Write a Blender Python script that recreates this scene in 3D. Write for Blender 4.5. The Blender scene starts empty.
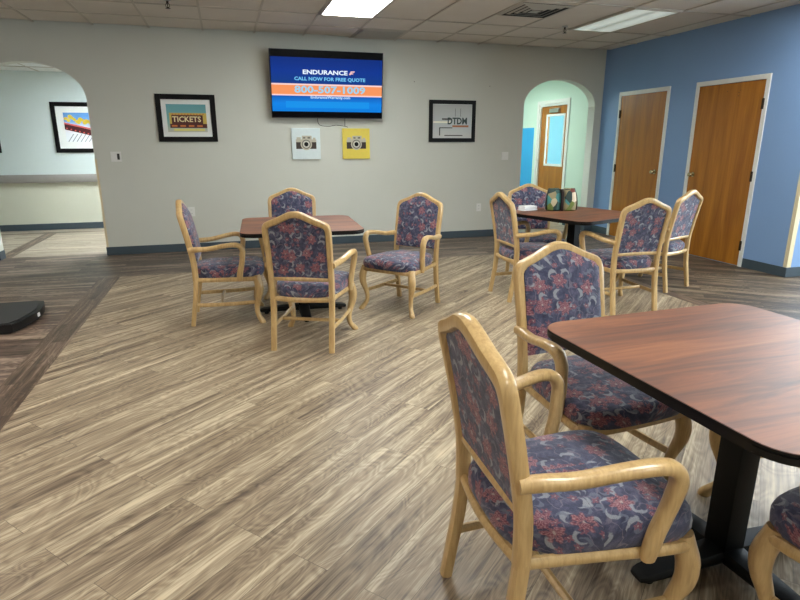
import bpy, bmesh, math, random
from mathutils import Vector, Matrix, Euler
random.seed(7)
PI = math.pi
S = bpy.context.scene
C = S.collection

# ---------------------------------------------------------------- camera
cam_d = bpy.data.cameras.new('camera'); cam = bpy.data.objects.new('camera', cam_d); C.objects.link(cam)
S.camera = cam
cam_d.sensor_width = 36; cam_d.lens = 569.28*36/800; cam_d.clip_start = 0.05; cam_d.clip_end = 100
_r = Vector((0.958328, -0.285670, -0.000950)); _u = Vector((0.076681, 0.254033, 0.964151)); _w = Vector((0.275188, 0.924046, -0.265352))
cam.matrix_world = Matrix(((_r.x, _u.x, -_w.x, 0), (_r.y, _u.y, -_w.y, 0), (_r.z, _u.z, -_w.z, 1.381), (0, 0, 0, 1)))

# ---------------------------------------------------------------- world, daylight, exposure
world = bpy.data.worlds.new('daylight'); S.world = world; world.use_nodes = True
wb = world.node_tree.nodes['Background']; wb.inputs[0].default_value = (0.26, 0.66, 0.95, 1); wb.inputs[1].default_value = 2.2
S.view_settings.view_transform = 'Standard'; S.view_settings.look = 'None'
S.view_settings.exposure = 0.35; S.view_settings.gamma = 1.0; S.view_settings.use_curve_mapping = False
LAMP = 19.0          # radiance of a lit ceiling panel
def daylight(name, loc, rot, sx, sy, power, col):
    l = bpy.data.lights.new(name, 'AREA'); l.shape = 'RECTANGLE'; l.size = sx; l.size_y = sy; l.energy = power; l.color = col
    o = bpy.data.objects.new(name, l); C.objects.link(o); o.location = loc; o.rotation_euler = rot; return o
# daylight outside the added, unseen windows (east wall, recess) and outside the corridor's glazed door
daylight('window_daylight', (8.45, 1.6, 1.75), (0, math.radians(78), 0), 1.7, 5.2, 420, (0.80, 0.92, 1.0))
daylight('added_recess_daylight', (7.0, 4.95, 1.65), (math.radians(-90), 0, 0), 1.9, 1.5, 230, (0.90, 0.96, 1.0))  # light of the added recess window, for the near table's sheen
daylight('door_daylight', (6.3, 9.4, 1.6), (0, math.radians(90), 0), 1.2, 1.2, 60, (0.55, 0.85, 1.0))

# ---------------------------------------------------------------- node helpers
class N:
    def __init__(s, name):
        m = bpy.data.materials.get(name)
        s.m = bpy.data.materials.new(name); s.m.use_nodes = True
        s.t = s.m.node_tree; s.b = s.t.nodes['Principled BSDF']
    def n(s, typ, **kw):
        d = s.t.nodes.new(typ)
        for k, v in kw.items(): setattr(d, k, v)
        return d
    def l(s, a, b): s.t.links.new(a, b)
    def val(s, sock, v):
        if isinstance(v, (int, float)): sock.default_value = v
        elif isinstance(v, (tuple, list)): sock.default_value = v
        else: s.l(v, sock)
    def math(s, op, a, b=0.0, c=None, clamp=False):
        d = s.n('ShaderNodeMath', operation=op); d.use_clamp = clamp
        s.val(d.inputs[0], a); s.val(d.inputs[1], b)
        if c is not None: s.val(d.inputs[2], c)
        return d.outputs[0]
    def mix(s, f, a, b, mode='MIX'):
        d = s.n('ShaderNodeMix', data_type='RGBA', blend_type=mode)
        s.val(d.inputs[0], f); s.val(d.inputs[6], a if not isinstance(a, tuple) else (*a[:3], 1)); s.val(d.inputs[7], b if not isinstance(b, tuple) else (*b[:3], 1))
        return d.outputs[2]
    def ramp(s, f, stops, interp='LINEAR'):
        d = s.n('ShaderNodeValToRGB'); cr = d.color_ramp; cr.interpolation = interp
        while len(cr.elements) < len(stops): cr.elements.new(0.5)
        for e, (p, c) in zip(cr.elements, stops):
            e.position = p; e.color = (*c, 1) if len(c) == 3 else c
        s.l(f, d.inputs[0]); return d.outputs[0]
    def coord(s, which='Object'):
        return s.n('ShaderNodeTexCoord').outputs[which]
    def mapping(s, v, scale=(1,1,1), rot=(0,0,0), loc=(0,0,0)):
        d = s.n('ShaderNodeMapping'); s.l(v, d.inputs[0]); d.inputs['Scale'].default_value = scale; d.inputs['Rotation'].default_value = rot; d.inputs['Location'].default_value = loc
        return d.outputs[0]
    def noise(s, v, scale=5, detail=2, rough=0.5, dist=0.0):
        d = s.n('ShaderNodeTexNoise'); s.l(v, d.inputs['Vector']); d.inputs['Scale'].default_value = scale
        d.inputs['Detail'].default_value = detail; d.inputs['Roughness'].default_value = rough; d.inputs['Distortion'].default_value = dist
        return d.outputs['Fac']
    def bump(s, h, strength=0.2, dist=0.01):
        d = s.n('ShaderNodeBump'); d.inputs['Strength'].default_value = strength; d.inputs['Distance'].default_value = dist
        s.l(h, d.inputs['Height']); s.l(d.outputs[0], s.b.inputs['Normal'])
    def color(s, c): s.val(s.b.inputs['Base Color'], c if not isinstance(c, tuple) else (*c[:3], 1))
    def set(s, **kw):
        for k, v in kw.items(): s.val(s.b.inputs[k.replace('_', ' ')], v)
def srgb(r, g, b):
    f = lambda c: (c/255/12.92 if c/255 <= 0.04045 else ((c/255+0.055)/1.055)**2.4)
    return (f(r), f(g), f(b))
def plain(name, c, rough=0.5, metal=0.0, vary=0.05, nscale=30, spec=0.5):
    m = N(name); v = m.coord(); f = m.noise(v, nscale, 3)
    m.color(m.mix(f, tuple(x*(1-vary) for x in c), tuple(min(1, x*(1+vary)) for x in c)))
    m.set(Roughness=rough, Metallic=metal); m.b.inputs['Specular IOR Level'].default_value = spec
    return m.m
def emit(name, c, strength, extra=None):
    m = N(name); m.color((0.0, 0.0, 0.0)); m.set(Roughness=0.6); m.b.inputs['Specular IOR Level'].default_value = 0.1
    m.b.inputs['Emission Color'].default_value = (*c, 1); m.b.inputs['Emission Strength'].default_value = strength
    return m.m

# ---------------------------------------------------------------- materials
def planks(name, angle, dark, mid, light, contrast=1.0, rough=0.42, bw=1.22, bh=0.152, tone=0.5, gs=18, fine=0.7):
    m = N(name); v = m.coord()
    p = m.mapping(v, rot=(0, 0, -math.radians(angle)))
    br = m.n('ShaderNodeTexBrick'); m.l(p, br.inputs['Vector']); br.offset = 0.37; br.offset_frequency = 2
    for k, x in (('Scale', 1), ('Mortar Size', 0.0010), ('Mortar Smooth', 0.2), ('Bias', 0), ('Brick Width', bw), ('Row Height', bh)): br.inputs[k].default_value = x
    br.inputs['Color1'].default_value = (0, 0, 0, 1); br.inputs['Color2'].default_value = (1, 1, 1, 1); br.inputs['Mortar'].default_value = (0.5, 0.5, 0.5, 1)
    off = m.n('ShaderNodeVectorMath', operation='MULTIPLY_ADD'); m.l(br.outputs['Color'], off.inputs[0]); off.inputs[1].default_value = (23.0, 17.0, 5.0); m.l(p, off.inputs[2])
    q = off.outputs[0]
    g1 = m.noise(m.mapping(q, scale=(0.9, gs, 1)), 1.0, 5, 0.62, 0.45)
    g2 = m.noise(m.mapping(q, scale=(4.5, 120, 1)), 1.0, 4, 0.7)
    g3 = m.noise(m.mapping(q, scale=(1.6, 5.0, 1)), 1.0, 2, 0.5, 1.2)
    rings = m.math('PINGPONG', m.math('MULTIPLY', g3, 16.0), 0.5)
    f = m.math('ADD', m.math('MULTIPLY', g1, 1.25), m.math('MULTIPLY', g2, fine))
    f = m.math('ADD', f, m.math('MULTIPLY', rings, 0.28))
    f = m.math('ADD', f, m.math('MULTIPLY', m.math('SUBTRACT', br.outputs['Color'], 0.5), 0.10))
    f = m.math('MULTIPLY_ADD', m.math('SUBTRACT', f, 0.695+fine*0.5), contrast*1.6, tone)
    col = m.ramp(f, [(0.0, dark), (0.5, mid), (1.0, light)])
    col = m.mix(m.math('MULTIPLY', br.outputs['Fac'], 0.75), col, tuple(x*0.5 for x in dark))
    m.color(col); m.set(Roughness=m.math('MULTIPLY_ADD', g2, 0.12, rough-0.05))
    m.b.inputs['Specular IOR Level'].default_value = 0.45
    m.bump(m.math('SUBTRACT', g2, m.math('MULTIPLY', br.outputs['Fac'], 2.0)), 0.12, 0.003)
    return m.m
M = {}
M['floor_main'] = planks('light_plank', 41, srgb(84,69,57), srgb(154,136,113), srgb(210,195,167), 1.0)
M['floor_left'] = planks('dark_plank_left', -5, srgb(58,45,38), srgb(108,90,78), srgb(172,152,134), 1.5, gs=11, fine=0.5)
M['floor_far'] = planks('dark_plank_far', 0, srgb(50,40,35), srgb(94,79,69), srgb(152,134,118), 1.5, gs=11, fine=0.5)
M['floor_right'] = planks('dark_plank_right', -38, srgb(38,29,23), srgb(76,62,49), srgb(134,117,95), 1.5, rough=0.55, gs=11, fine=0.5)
M['floor_border'] = planks('border_plank', 90, srgb(54,41,34), srgb(96,79,66), srgb(150,130,112), 1.15, bh=0.1)
M['floor_hall'] = planks('hall_plank', -3, srgb(104,92,80), srgb(158,144,126), srgb(200,188,168), 1.0)

def wallpaint(name, c, bump=0.25, scale=160, rough=0.6):
    m = N(name); v = m.coord(); f = m.noise(v, 2.0, 3)
    m.color(m.mix(f, tuple(x*0.97 for x in c), tuple(min(1, x*1.03) for x in c)))
    m.set(Roughness=rough); m.b.inputs['Specular IOR Level'].default_value = 0.3
    m.bump(m.noise(v, scale, 2), bump, 0.002); return m.m
M['wall'] = wallpaint('grey_wall_paint', srgb(204,205,196))
M['blue'] = wallpaint('blue_wall_paint', srgb(130,162,206), 0.15, 120, 0.5)
M['hall_up'] = wallpaint('hall_upper_paint', srgb(205,216,216))
M['hall_low'] = wallpaint('hall_textured_vinyl', srgb(208,208,192), 0.8, 70)
M['mint'] = wallpaint('corridor_paint', srgb(206,228,212))
M['blue_daylight'] = wallpaint('corridor_daylight_tint', srgb(62,170,228))  # bluish daylight on the corridor wall, put into the colour
M['base'] = plain('slate_cove_base', srgb(62,76,86), 0.45)
M['white'] = plain('white_trim_paint', srgb(226,226,220), 0.4)
M['cream'] = plain('cream_corner_guard', srgb(222,208,172), 0.4)
M['tbar'] = plain('ceiling_grid_metal', srgb(186,178,166), 0.5)
m = N('ceiling_tile'); v = m.coord()
m.color(m.mix(m.noise(v, 0.9, 3, 0.6), srgb(200,191,180), srgb(226,220,211))); m.set(Roughness=0.9)
m.bump(m.noise(v, 140, 2, 0.7), 0.3, 0.003); M['tile'] = m.m
m = N('stained_vent_metal'); v = m.coord()
m.color(m.mix(m.noise(v, 6, 4), srgb(110,100,78), srgb(60,54,44))); m.set(Roughness=0.6); M['dirty'] = m.m

def oakdoor(name, a, b):
    m = N(name); v = m.coord()
    w = m.noise(m.mapping(v, scale=(9, 9, 0.7)), 1.0, 4, 0.6, 0.8); g = m.noise(m.mapping(v, scale=(90, 90, 3)), 1.0, 2)
    f = m.math('ADD', m.math('MULTIPLY', w, 0.75), m.math('MULTIPLY', g, 0.25))
    m.color(m.ramp(f, [(0.3, a), (0.7, b)])); m.set(Roughness=0.38); return m.m
M['door'] = oakdoor('oak_door_veneer', srgb(136,78,14), srgb(188,124,36))
M['brass'] = plain('satin_brass', srgb(190,176,140), 0.25, 1.0)
M['steel'] = plain('satin_steel', srgb(190,190,188), 0.3, 1.0)
M['hinge'] = plain('dark_hinge', srgb(60,48,36), 0.4, 0.7)
M['black'] = plain('black_frame', srgb(7,6,8), 0.45, spec=0.2)
M['black_metal'] = plain('black_cast_metal', srgb(9,9,10), 0.5, 0.0, spec=0.25)
M['edge'] = plain('black_vinyl_edge', srgb(9,7,7), 0.4, spec=0.3)
M['mat'] = plain('white_mat_board', srgb(232,234,232), 0.6, vary=0.01)
M['plastic'] = plain('white_plastic', srgb(226,226,222), 0.35, vary=0.02)
M['paper'] = plain('white_paper', srgb(236,238,240), 0.7, vary=0.02)
M['darkslot'] = plain('dark_slot', srgb(52,52,52), 0.6)
M['grille'] = plain('grille_metal', srgb(176,170,160), 0.45)
M['grille_dark'] = plain('vent_shadow_gap', srgb(20,20,20), 0.8)
M['pad_top'] = plain('grey_rubber_top', srgb(58,60,62), 0.6, nscale=200, vary=0.12)
M['pad_side'] = plain('black_rubber', srgb(13,13,15), 0.45)
M['handrail'] = plain('grey_handrail', srgb(146,142,138), 0.4)

# maple frame
m = N('maple_wood'); v = m.coord()
oi = m.n('ShaderNodeObjectInfo')
sh = m.n('ShaderNodeVectorMath', operation='ADD'); m.l(v, sh.inputs[0])
cb = m.n('ShaderNodeCombineXYZ'); m.l(m.math('MULTIPLY', oi.outputs['Random'], 7.0), cb.inputs[0]); m.l(cb.outputs[0], sh.inputs[1])
g = m.noise(m.mapping(sh.outputs[0], scale=(40, 40, 5)), 1.0, 3, 0.6, 0.6)
g2 = m.noise(m.mapping(sh.outputs[0], scale=(160, 160, 14)), 1.0, 2)
f = m.math('ADD', m.math('MULTIPLY', g, 0.7), m.math('MULTIPLY', g2, 0.3))
m.color(m.ramp(f, [(0.25, srgb(168,134,86)), (0.5, srgb(197,164,112)), (0.75, srgb(216,186,134))]))
m.set(Roughness=0.28, Coat_Weight=0.35, Coat_Roughness=0.12); M['maple'] = m.m

# cherry laminate
m = N('cherry_laminate'); v = m.coord()
a = m.noise(m.mapping(v, scale=(1.3, 11, 1), rot=(0, 0, -0.06)), 1.0, 5, 0.65, 0.8)
b = m.noise(m.mapping(v, scale=(3, 60, 1), rot=(0, 0, -0.06)), 1.0, 3, 0.6)
f = m.math('ADD', m.math('MULTIPLY', a, 0.8), m.math('MULTIPLY', b, 0.2))
m.color(m.ramp(f, [(0.30, srgb(60,34,24)), (0.42, srgb(96,54,33)), (0.55, srgb(126,72,40)), (0.72, srgb(152,96,56))]))
m.set(Roughness=0.50); m.b.inputs['Specular IOR Level'].default_value = 1.0
m.bump(m.noise(v, 300, 2), 0.05, 0.001); M['cherry'] = m.m

# floral upholstery: reddish blossoms, pale leaves, thin vines on navy
def fabric(name, mode):
    m = N(name); v = m.coord(); sp = m.n('ShaderNodeSeparateXYZ'); m.l(v, sp.inputs[0]); X, Y, Z = sp.outputs
    oi = m.n('ShaderNodeObjectInfo'); rnd = oi.outputs['Random']
    cb = m.n('ShaderNodeCombineXYZ')
    if mode == 'seat':
        dz = m.math('SUBTRACT', Z, 0.462)
        m.l(m.math('SUBTRACT', X, m.math('MULTIPLY', m.math('MULTIPLY', dz, 0.9), m.math('SIGN', X))), cb.inputs[0]); m.l(m.math('SUBTRACT', Y, m.math('MULTIPLY', m.math('MULTIPLY', dz, 0.7), m.math('SIGN', Y))), cb.inputs[1])
    else:
        m.l(m.math('MULTIPLY_ADD', Y, 0.5, X), cb.inputs[0]); m.l(Z, cb.inputs[1])
    ad = m.n('ShaderNodeVectorMath', operation='ADD'); m.l(cb.outputs[0], ad.inputs[0])
    c2 = m.n('ShaderNodeCombineXYZ'); m.l(m.math('MULTIPLY', rnd, 3.1), c2.inputs[0]); m.l(m.math('MULTIPLY', rnd, 1.7), c2.inputs[1]); m.l(c2.outputs[0], ad.inputs[1])
    P = ad.outputs[0]
    wn = m.n('ShaderNodeTexNoise'); m.l(P, wn.inputs['Vector']); wn.inputs['Scale'].default_value = 45; wn.inputs['Detail'].default_value = 2
    wv = m.n('ShaderNodeVectorMath', operation='MULTIPLY_ADD'); m.l(wn.outputs['Color'], wv.inputs[0]); wv.inputs[1].default_value = (0.02, 0.02, 0); m.l(P, wv.inputs[2])
    P2 = wv.outputs[0]
    def cells(scale, seed, jitter=0.75):
        sc = m.mapping(P2, scale=(scale, scale, 0), loc=(seed, seed*1.7, 0))
        vo = m.n('ShaderNodeTexVoronoi', voronoi_dimensions='2D'); m.l(sc, vo.inputs['Vector']); vo.inputs['Scale'].default_value = 1; vo.inputs['Randomness'].default_value = jitter
        df = m.n('ShaderNodeVectorMath', operation='SUBTRACT'); m.l(sc, df.inputs[0]); m.l(vo.outputs['Position'], df.inputs[1])
        s2 = m.n('ShaderNodeSeparateXYZ'); m.l(df.outputs[0], s2.inputs[0])
        s3 = m.n('ShaderNodeSeparateColor'); m.l(vo.outputs['Color'], s3.inputs[0])
        return vo.outputs['Distance'], s2.outputs[0], s2.outputs[1], s3.outputs[0], s3.outputs[1]
    def below(x, edge, soft): return m.math('MULTIPLY', m.math('SUBTRACT', edge, x), 1.0/soft, clamp=True)
    weave = m.noise(m.mapping(P, scale=(1, 1, 1)), 420, 2)
    base = m.ramp(m.noise(P, 26, 4, 0.7), [(0.3, srgb(42,43,64)), (0.5, srgb(66,69,95)), (0.7, srgb(100,98,120))])
    # vines
    nv = m.noise(P2, 11, 1); vine = below(m.math('ABSOLUTE', m.math('SUBTRACT', nv, 0.5)), 0.012, 0.01)
    col = m.mix(m.math('MULTIPLY', vine, 0.5), base, srgb(140,128,140))
    # leaves: crescents
    for scale, seed, cc in ((15, 3.3, srgb(164,168,174)), (20, 9.1, srgb(108,114,130))):
        d, dx, dy, r1, r2 = cells(scale, seed)
        an = m.math('MULTIPLY', r1, 6.283)
        ox = m.math('MULTIPLY', m.math('COSINE', an), 0.17); oy = m.math('MULTIPLY', m.math('SINE', an), 0.17)
        ex = m.math('SUBTRACT', dx, ox); ey = m.math('SUBTRACT', dy, oy)
        d2 = m.math('SQRT', m.math('ADD', m.math('MULTIPLY', ex, ex), m.math('MULTIPLY', ey, ey)))
        cres = m.math('MULTIPLY', below(d, 0.36, 0.05), m.math('SUBTRACT', 1.0, below(d2, 0.31, 0.05)))
        cres = m.math('MULTIPLY', cres, m.math('GREATER_THAN', r2, 0.3))
        col = m.mix(m.math('MULTIPLY', cres, 0.68), col, cc)
    # small buds then large blossoms with petals
    for scale, seed, R, pet, thr, ca, cb_ in ((22, 5.7, 0.27, 5.0, 0.5, srgb(118,62,78), srgb(146,104,114)), (9.8, 1.3, 0.33, 7.0, 0.25, srgb(118,54,68), srgb(184,134,136))):
        d, dx, dy, r1, r2 = cells(scale, seed)
        an = m.math('ARCTAN2', dy, dx)
        pw = m.math('SINE', m.math('MULTIPLY_ADD', an, pet, m.math('MULTIPLY', r1, 6.0)))
        edge = m.math('MULTIPLY_ADD', pw, 0.06, R)
        msk = m.math('MULTIPLY', m.math('MULTIPLY', m.math('SUBTRACT', edge, d), 18.0, clamp=True), m.math('GREATER_THAN', r2, thr))
        ray_ = m.math('SINE', m.math('MULTIPLY', an, pet*2.0)); ring = m.math('SINE', m.math('MULTIPLY', d, 46.0))
        tx = m.math('MULTIPLY_ADD', m.math('MULTIPLY', ray_, ring), 0.5, 0.4, clamp=True)
        pc = m.mix(tx, ca, cb_)
        pc = m.mix(below(d, 0.07, 0.04), pc, srgb(186,168,160))
        pc = m.mix(below(m.noise(P2, 60, 2), 0.45, 0.1), pc, srgb(74,56,78))
        col = m.mix(m.math('MULTIPLY', msk, 0.8), col, pc)
    col = m.mix(m.math('MULTIPLY', below(weave, 0.5, 0.15), 0.35), col, srgb(40,36,54))
    m.color(col); m.set(Roughness=0.8); m.b.inputs['Sheen Weight'].default_value = 0.25; m.b.inputs['Specular IOR Level'].default_value = 0.3
    m.bump(weave, 0.35, 0.0015); return m.m
M['fab_seat'] = fabric('floral_seat_fabric', 'seat'); M['fab_back'] = fabric('floral_back_fabric', 'back')

# ---------------------------------------------------------------- geometry helpers
def obj(name, bm, mat, parent=None, smooth=True, angle=40):
    me = bpy.data.meshes.new(name)
    bmesh.ops.recalc_face_normals(bm, faces=bm.faces)
    if smooth:
        for f in bm.faces: f.smooth = True
        ca = math.cos(math.radians(angle))
        for e in bm.edges:
            if len(e.link_faces) == 2 and e.link_faces[0].normal.dot(e.link_faces[1].normal) < ca: e.smooth = False
    bm.to_mesh(me); bm.free()
    mats = mat if isinstance(mat, (list, tuple)) else [mat]
    for x in mats: me.materials.append(x)
    o = bpy.data.objects.new(name, me); C.objects.link(o)
    if parent: o.parent = parent
    return o
def tag(o, label, cat, group=None):
    o['label'] = label; o['category'] = cat
    if group: o['group'] = group
    return o
def struct(name, bm, mat, label=None, **k):
    o = obj(name, bm, mat, **k); o['kind'] = 'structure'
    if label: o['label'] = label
    return o
def thing(name, label, cat, loc=(0,0,0), rz=0, group=None):
    o = bpy.data.objects.new(name, None); C.objects.link(o); o.location = loc; o.rotation_euler = (0, 0, rz); o.empty_display_size = 0.1
    return tag(o, label, cat, group)
def box(bm, lo, hi, bevel=0.0, mi=0):
    lo = Vector(lo); hi = Vector(hi)
    r = bmesh.ops.create_cube(bm, size=1.0); vs = r['verts']
    for v in vs: v.co = Vector(((lo[i]+hi[i])/2 + v.co[i]*(hi[i]-lo[i]) for i in range(3)))
    fs = {f for v in vs for f in v.link_faces}
    for f in fs: f.material_index = mi
    if bevel > 0:
        es = list({e for v in vs for e in v.link_edges})
        bmesh.ops.bevel(bm, geom=es, offset=bevel, segments=2, affect='EDGES', profile=0.6)
def boxo(name, lo, hi, mat, parent=None, bevel=0.0, **k):
    bm = bmesh.new(); box(bm, lo, hi, bevel); return obj(name, bm, mat, parent, **k)
def catmull(pts, n=6):
    P = [Vector(p) if len(p) == 3 else Vector(p) for p in pts]; out = []
    for i in range(len(P)-1):
        p0 = P[max(i-1, 0)]; p1 = P[i]; p2 = P[i+1]; p3 = P[min(i+2, len(P)-1)]
        for k in range(n):
            t = k/n
            out.append(0.5*((2*p1) + (p2-p0)*t + (2*p0-5*p1+4*p2-p3)*t*t + (3*p1-p0-3*p2+p3)*t**3))
    out.append(P[-1]); return out
def sweep(bm, pts, ref, n=6, seg=12, sq=2.6, closed=False, mi=0):
    """pts: (x,y,z,w,d): w = size along ref side, d = size across; superellipse section"""
    Q = []
    if closed:
        m = len(pts)
        V = [Vector(p) for p in pts]
        for i in range(m):
            p0, p1, p2, p3 = (Vector(list(V[(i+j-1) % m])) for j in range(4))
            for k in range(n):
                t = k/n; Q.append(0.5*((2*p1)+(p2-p0)*t+(2*p0-5*p1+4*p2-p3)*t*t+(3*p1-p0-3*p2+p3)*t**3))
    else: Q = catmull(pts, n)
    pos = [Vector(q[:3]) for q in Q]; rings = []; m = len(Q); ref = Vector(ref)
    for i in range(m):
        a = pos[(i-1) % m] if closed else pos[max(i-1, 0)]; b = pos[(i+1) % m] if closed else pos[min(i+1, m-1)]
        t = (b-a).normalized(); s = (ref - t*ref.dot(t))
        if s.length < 1e-4: s = t.orthogonal()
        s.normalize(); c = t.cross(s)
        ring = []
        for k in range(seg):
            th = 2*PI*(k+0.5)/seg; cx, cy = math.cos(th), math.sin(th)
            r = (abs(cx)**sq+abs(cy)**sq)**(-1/sq)
            ring.append(bm.verts.new(pos[i]+s*(cx*r*Q[i][3]/2)+c*(cy*r*Q[i][4]/2)))
        rings.append(ring)
    rng = range(m) if closed else range(m-1)
    for i in rng:
        A, B = rings[i], rings[(i+1) % m]
        for k in range(seg):
            f = bm.faces.new((A[k], A[(k+1) % seg], B[(k+1) % seg], B[k])); f.material_index = mi
    if not closed:
        for R_, sgn in ((rings[0], 1), (rings[-1], -1)):
            q = list(reversed(R_)) if sgn == 1 else list(R_)
            cc = sum((v.co for v in R_), Vector())/len(R_)
            f = bm.faces.new(q); f.material_index = mi
def prism(bm, outline, z0, z1, mi=0, axis='z', bevel=0.0):
    """outline list of 2D points, extruded along axis"""
    def P(a, b, c): return {'z': (a, b, c), 'y': (a, c, b), 'x': (c, a, b)}[axis]
    A = [bm.verts.new(P(x, y, z0)) for x, y in outline]; B = [bm.verts.new(P(x, y, z1)) for x, y in outline]
    n = len(outline); fs = [bm.faces.new(A), bm.faces.new(list(reversed(B)))]
    for i in range(n): fs.append(bm.faces.new((A[i], A[(i+1) % n], B[(i+1) % n], B[i])))
    for f in fs: f.material_index = mi
    if bevel: bmesh.ops.bevel(bm, geom=[e for f in fs[:2] for e in f.edges], offset=bevel, segments=2, affect='EDGES')
def lathe(bm, prof, center=(0,0,0), axis='z', seg=20, mi=0):
    cx, cy, cz = center; rings = []
    for r, h in prof:
        ring = []
        for k in range(seg):
            a = 2*PI*k/seg; x, y = r*math.cos(a), r*math.sin(a)
            p = {'z': (x, y, h), 'y': (x, h, y), 'x': (h, x, y)}[axis]
            ring.append(bm.verts.new((cx+p[0], cy+p[1], cz+p[2])))
        rings.append(ring)
    for A, B in zip(rings, rings[1:]):
        for k in range(seg): bm.faces.new((A[k], A[(k+1) % seg], B[(k+1) % seg], B[k])).material_index = mi
    bm.faces.new(rings[0]).material_index = mi; bm.faces.new(rings[-1]).material_index = mi
def rrect(hx, hy, r, n=8):
    o = []
    for cx, cy, a0 in ((hx-r, hy-r, 0), (-hx+r, hy-r, 90), (-hx+r, -hy+r, 180), (hx-r, -hy+r, 270)):
        for k in range(n+1):
            a = math.radians(a0+90*k/n); o.append((cx+r*math.cos(a), cy+r*math.sin(a)))
    return o
def text_bm(s, size, depth, loc, sx=1.0, bold=0.0, spacing=1.0):
    """text standing in an XZ plane facing -Y, centred at loc, cap height about size*0.7"""
    cu = bpy.data.curves.new('txt', 'FONT'); cu.body = s; cu.size = size; cu.align_x = 'CENTER'; cu.align_y = 'CENTER'; cu.extrude = depth; cu.offset = bold; cu.space_character = spacing; cu.resolution_u = 2
    o = bpy.data.objects.new('txt', cu); C.objects.link(o)
    bpy.context.view_layer.update()
    me = bpy.data.meshes.new_from_object(o.evaluated_get(bpy.context.evaluated_depsgraph_get()))
    bm = bmesh.new(); bm.from_mesh(me)
    bpy.data.objects.remove(o); bpy.data.curves.remove(cu); bpy.data.meshes.remove(me)
    for v in bm.verts: v.co = Vector((loc[0]+v.co.x*sx, loc[1]-v.co.z, loc[2]+v.co.y))
    return bm

# ================================================================= STRUCTURE
HC = 2.718; YB = 7.968; XR = 5.62; YH = 10.7; XC = 5.58
X0, X1, Y0, Y1 = -6.0, 8.2, -3.6, 11.6
# --- floor: one slab with inlaid plank areas
bm = bmesh.new()
def quad(x0, y0, x1, y1, mi, z=0.0):
    f = bm.faces.new([bm.verts.new(p) for p in ((x0, y0, z), (x1, y0, z), (x1, y1, z), (x0, y1, z))]); f.material_index = mi
XL1, XL2, YF, XR1, XR2, YT = -1.38, -1.18, 6.58, 3.90, 4.02, 8.12
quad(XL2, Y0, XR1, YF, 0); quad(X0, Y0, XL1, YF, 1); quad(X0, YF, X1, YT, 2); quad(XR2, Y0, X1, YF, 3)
quad(XL1, Y0, XL2, YF, 4); quad(XR1, Y0, XR2, YF, 4)
quad(X0, YT, -2.84, 10.25, 5); quad(-2.84, YT, -2.67, 10.25, 4); quad(-2.67, YT, X1, 10.25, 5); quad(X0, 10.25, X1, 10.4, 2); quad(X0, 10.4, X1, Y1, 5)
bmesh.ops.remove_doubles(bm, verts=bm.verts, dist=1e-5)
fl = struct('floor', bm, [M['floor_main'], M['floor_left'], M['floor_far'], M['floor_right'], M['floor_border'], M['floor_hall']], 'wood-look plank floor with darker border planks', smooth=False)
# --- ceiling tiles (each slightly out of level), 2 x 4 ft
gx0 = 1.077-0.61*12; gy0 = 6.665-1.22*9
bm = bmesh.new()
for i in range(24):
    for j in range(10):
        x = gx0+0.61*i; y = gy0+1.22*j
        y1 = min(y+1.22, YB+0.1)
        z = [HC+random.uniform(0.0, 0.007) for _ in range(4)]
        bm.faces.new([bm.verts.new(p) for p in ((x, y, z[0]), (x, y1, z[1]), (x+0.61, y1, z[2]), (x+0.61, y, z[3]))])
ceil_ = struct('ceiling', bm, M['tile'], 'suspended ceiling of mineral tiles', smooth=False)
bm = bmesh.new()
for i in range(25):
    x = gx0+0.61*i; box(bm, (x-0.011, gy0, HC-0.004), (x+0.011, YB, HC+0.004))
for j in range(10):
    y = gy0+1.22*j
    if y < YB-0.05: box(bm, (gx0, y-0.011, HC-0.005), (gx0+0.61*24, y+0.011, HC+0.003))
box(bm, (gx0, 7.29, HC-0.005), (gx0+0.61*24, 7.31, HC+0.003))
struct('trim_1', bm, M['tbar'], 'ceiling grid bars', smooth=False)
bm = bmesh.new(); box(bm, (X0, Y0, HC+0.03), (X1, YB+0.2, HC+0.1)); struct('ceiling_deck', bm, M['darkslot'], smooth=False)
# hall and corridor ceilings
bm = bmesh.new(); box(bm, (X0, YB+0.15, 2.47), (2.4, 11.5, 2.52)); 
struct('ceiling_hall', bm, M['mat'], 'pale hallway ceiling', smooth=False)
bm = bmesh.new()
for x in (-3.9, -3.29, -2.68, -2.07, -1.46): box(bm, (x-0.012, YB+0.18, 2.464), (x+0.012, YH, 2.471))
for y in (8.9, 9.51, 10.12): box(bm, (X0, y-0.012, 2.4635), (2.3, y+0.012, 2.471))
struct('trim_2', bm, M['tbar'], 'hallway ceiling grid bars', smooth=False)
bm = bmesh.new(); box(bm, (2.4, YB+0.15, 2.5), (X1, 11.5, 2.55)); struct('ceiling_corridor', bm, M['tile'], smooth=False)
# --- back wall with the two arched openings
def arch(xa, xb, zs, zt, n=22):
    cx = (xa+xb)/2; rx = (xb-xa)/2; o = [(xb, 0.0)]
    for k in range(n+1):
        a = PI*k/n; o.append((cx+rx*math.cos(a), zs+(zt-zs)*math.sin(a)))
    o.append((xa, 0.0)); return o
AL = (-2.735, -1.535, 1.90, 2.295); AR = (4.285, 5.495, 1.92, 2.295)
out = [(X0, 0), (X0, HC+0.02), (5.75, HC+0.02), (5.75, 0)] + arch(*AR) + arch(*AL)
bm = bmesh.new()
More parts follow.
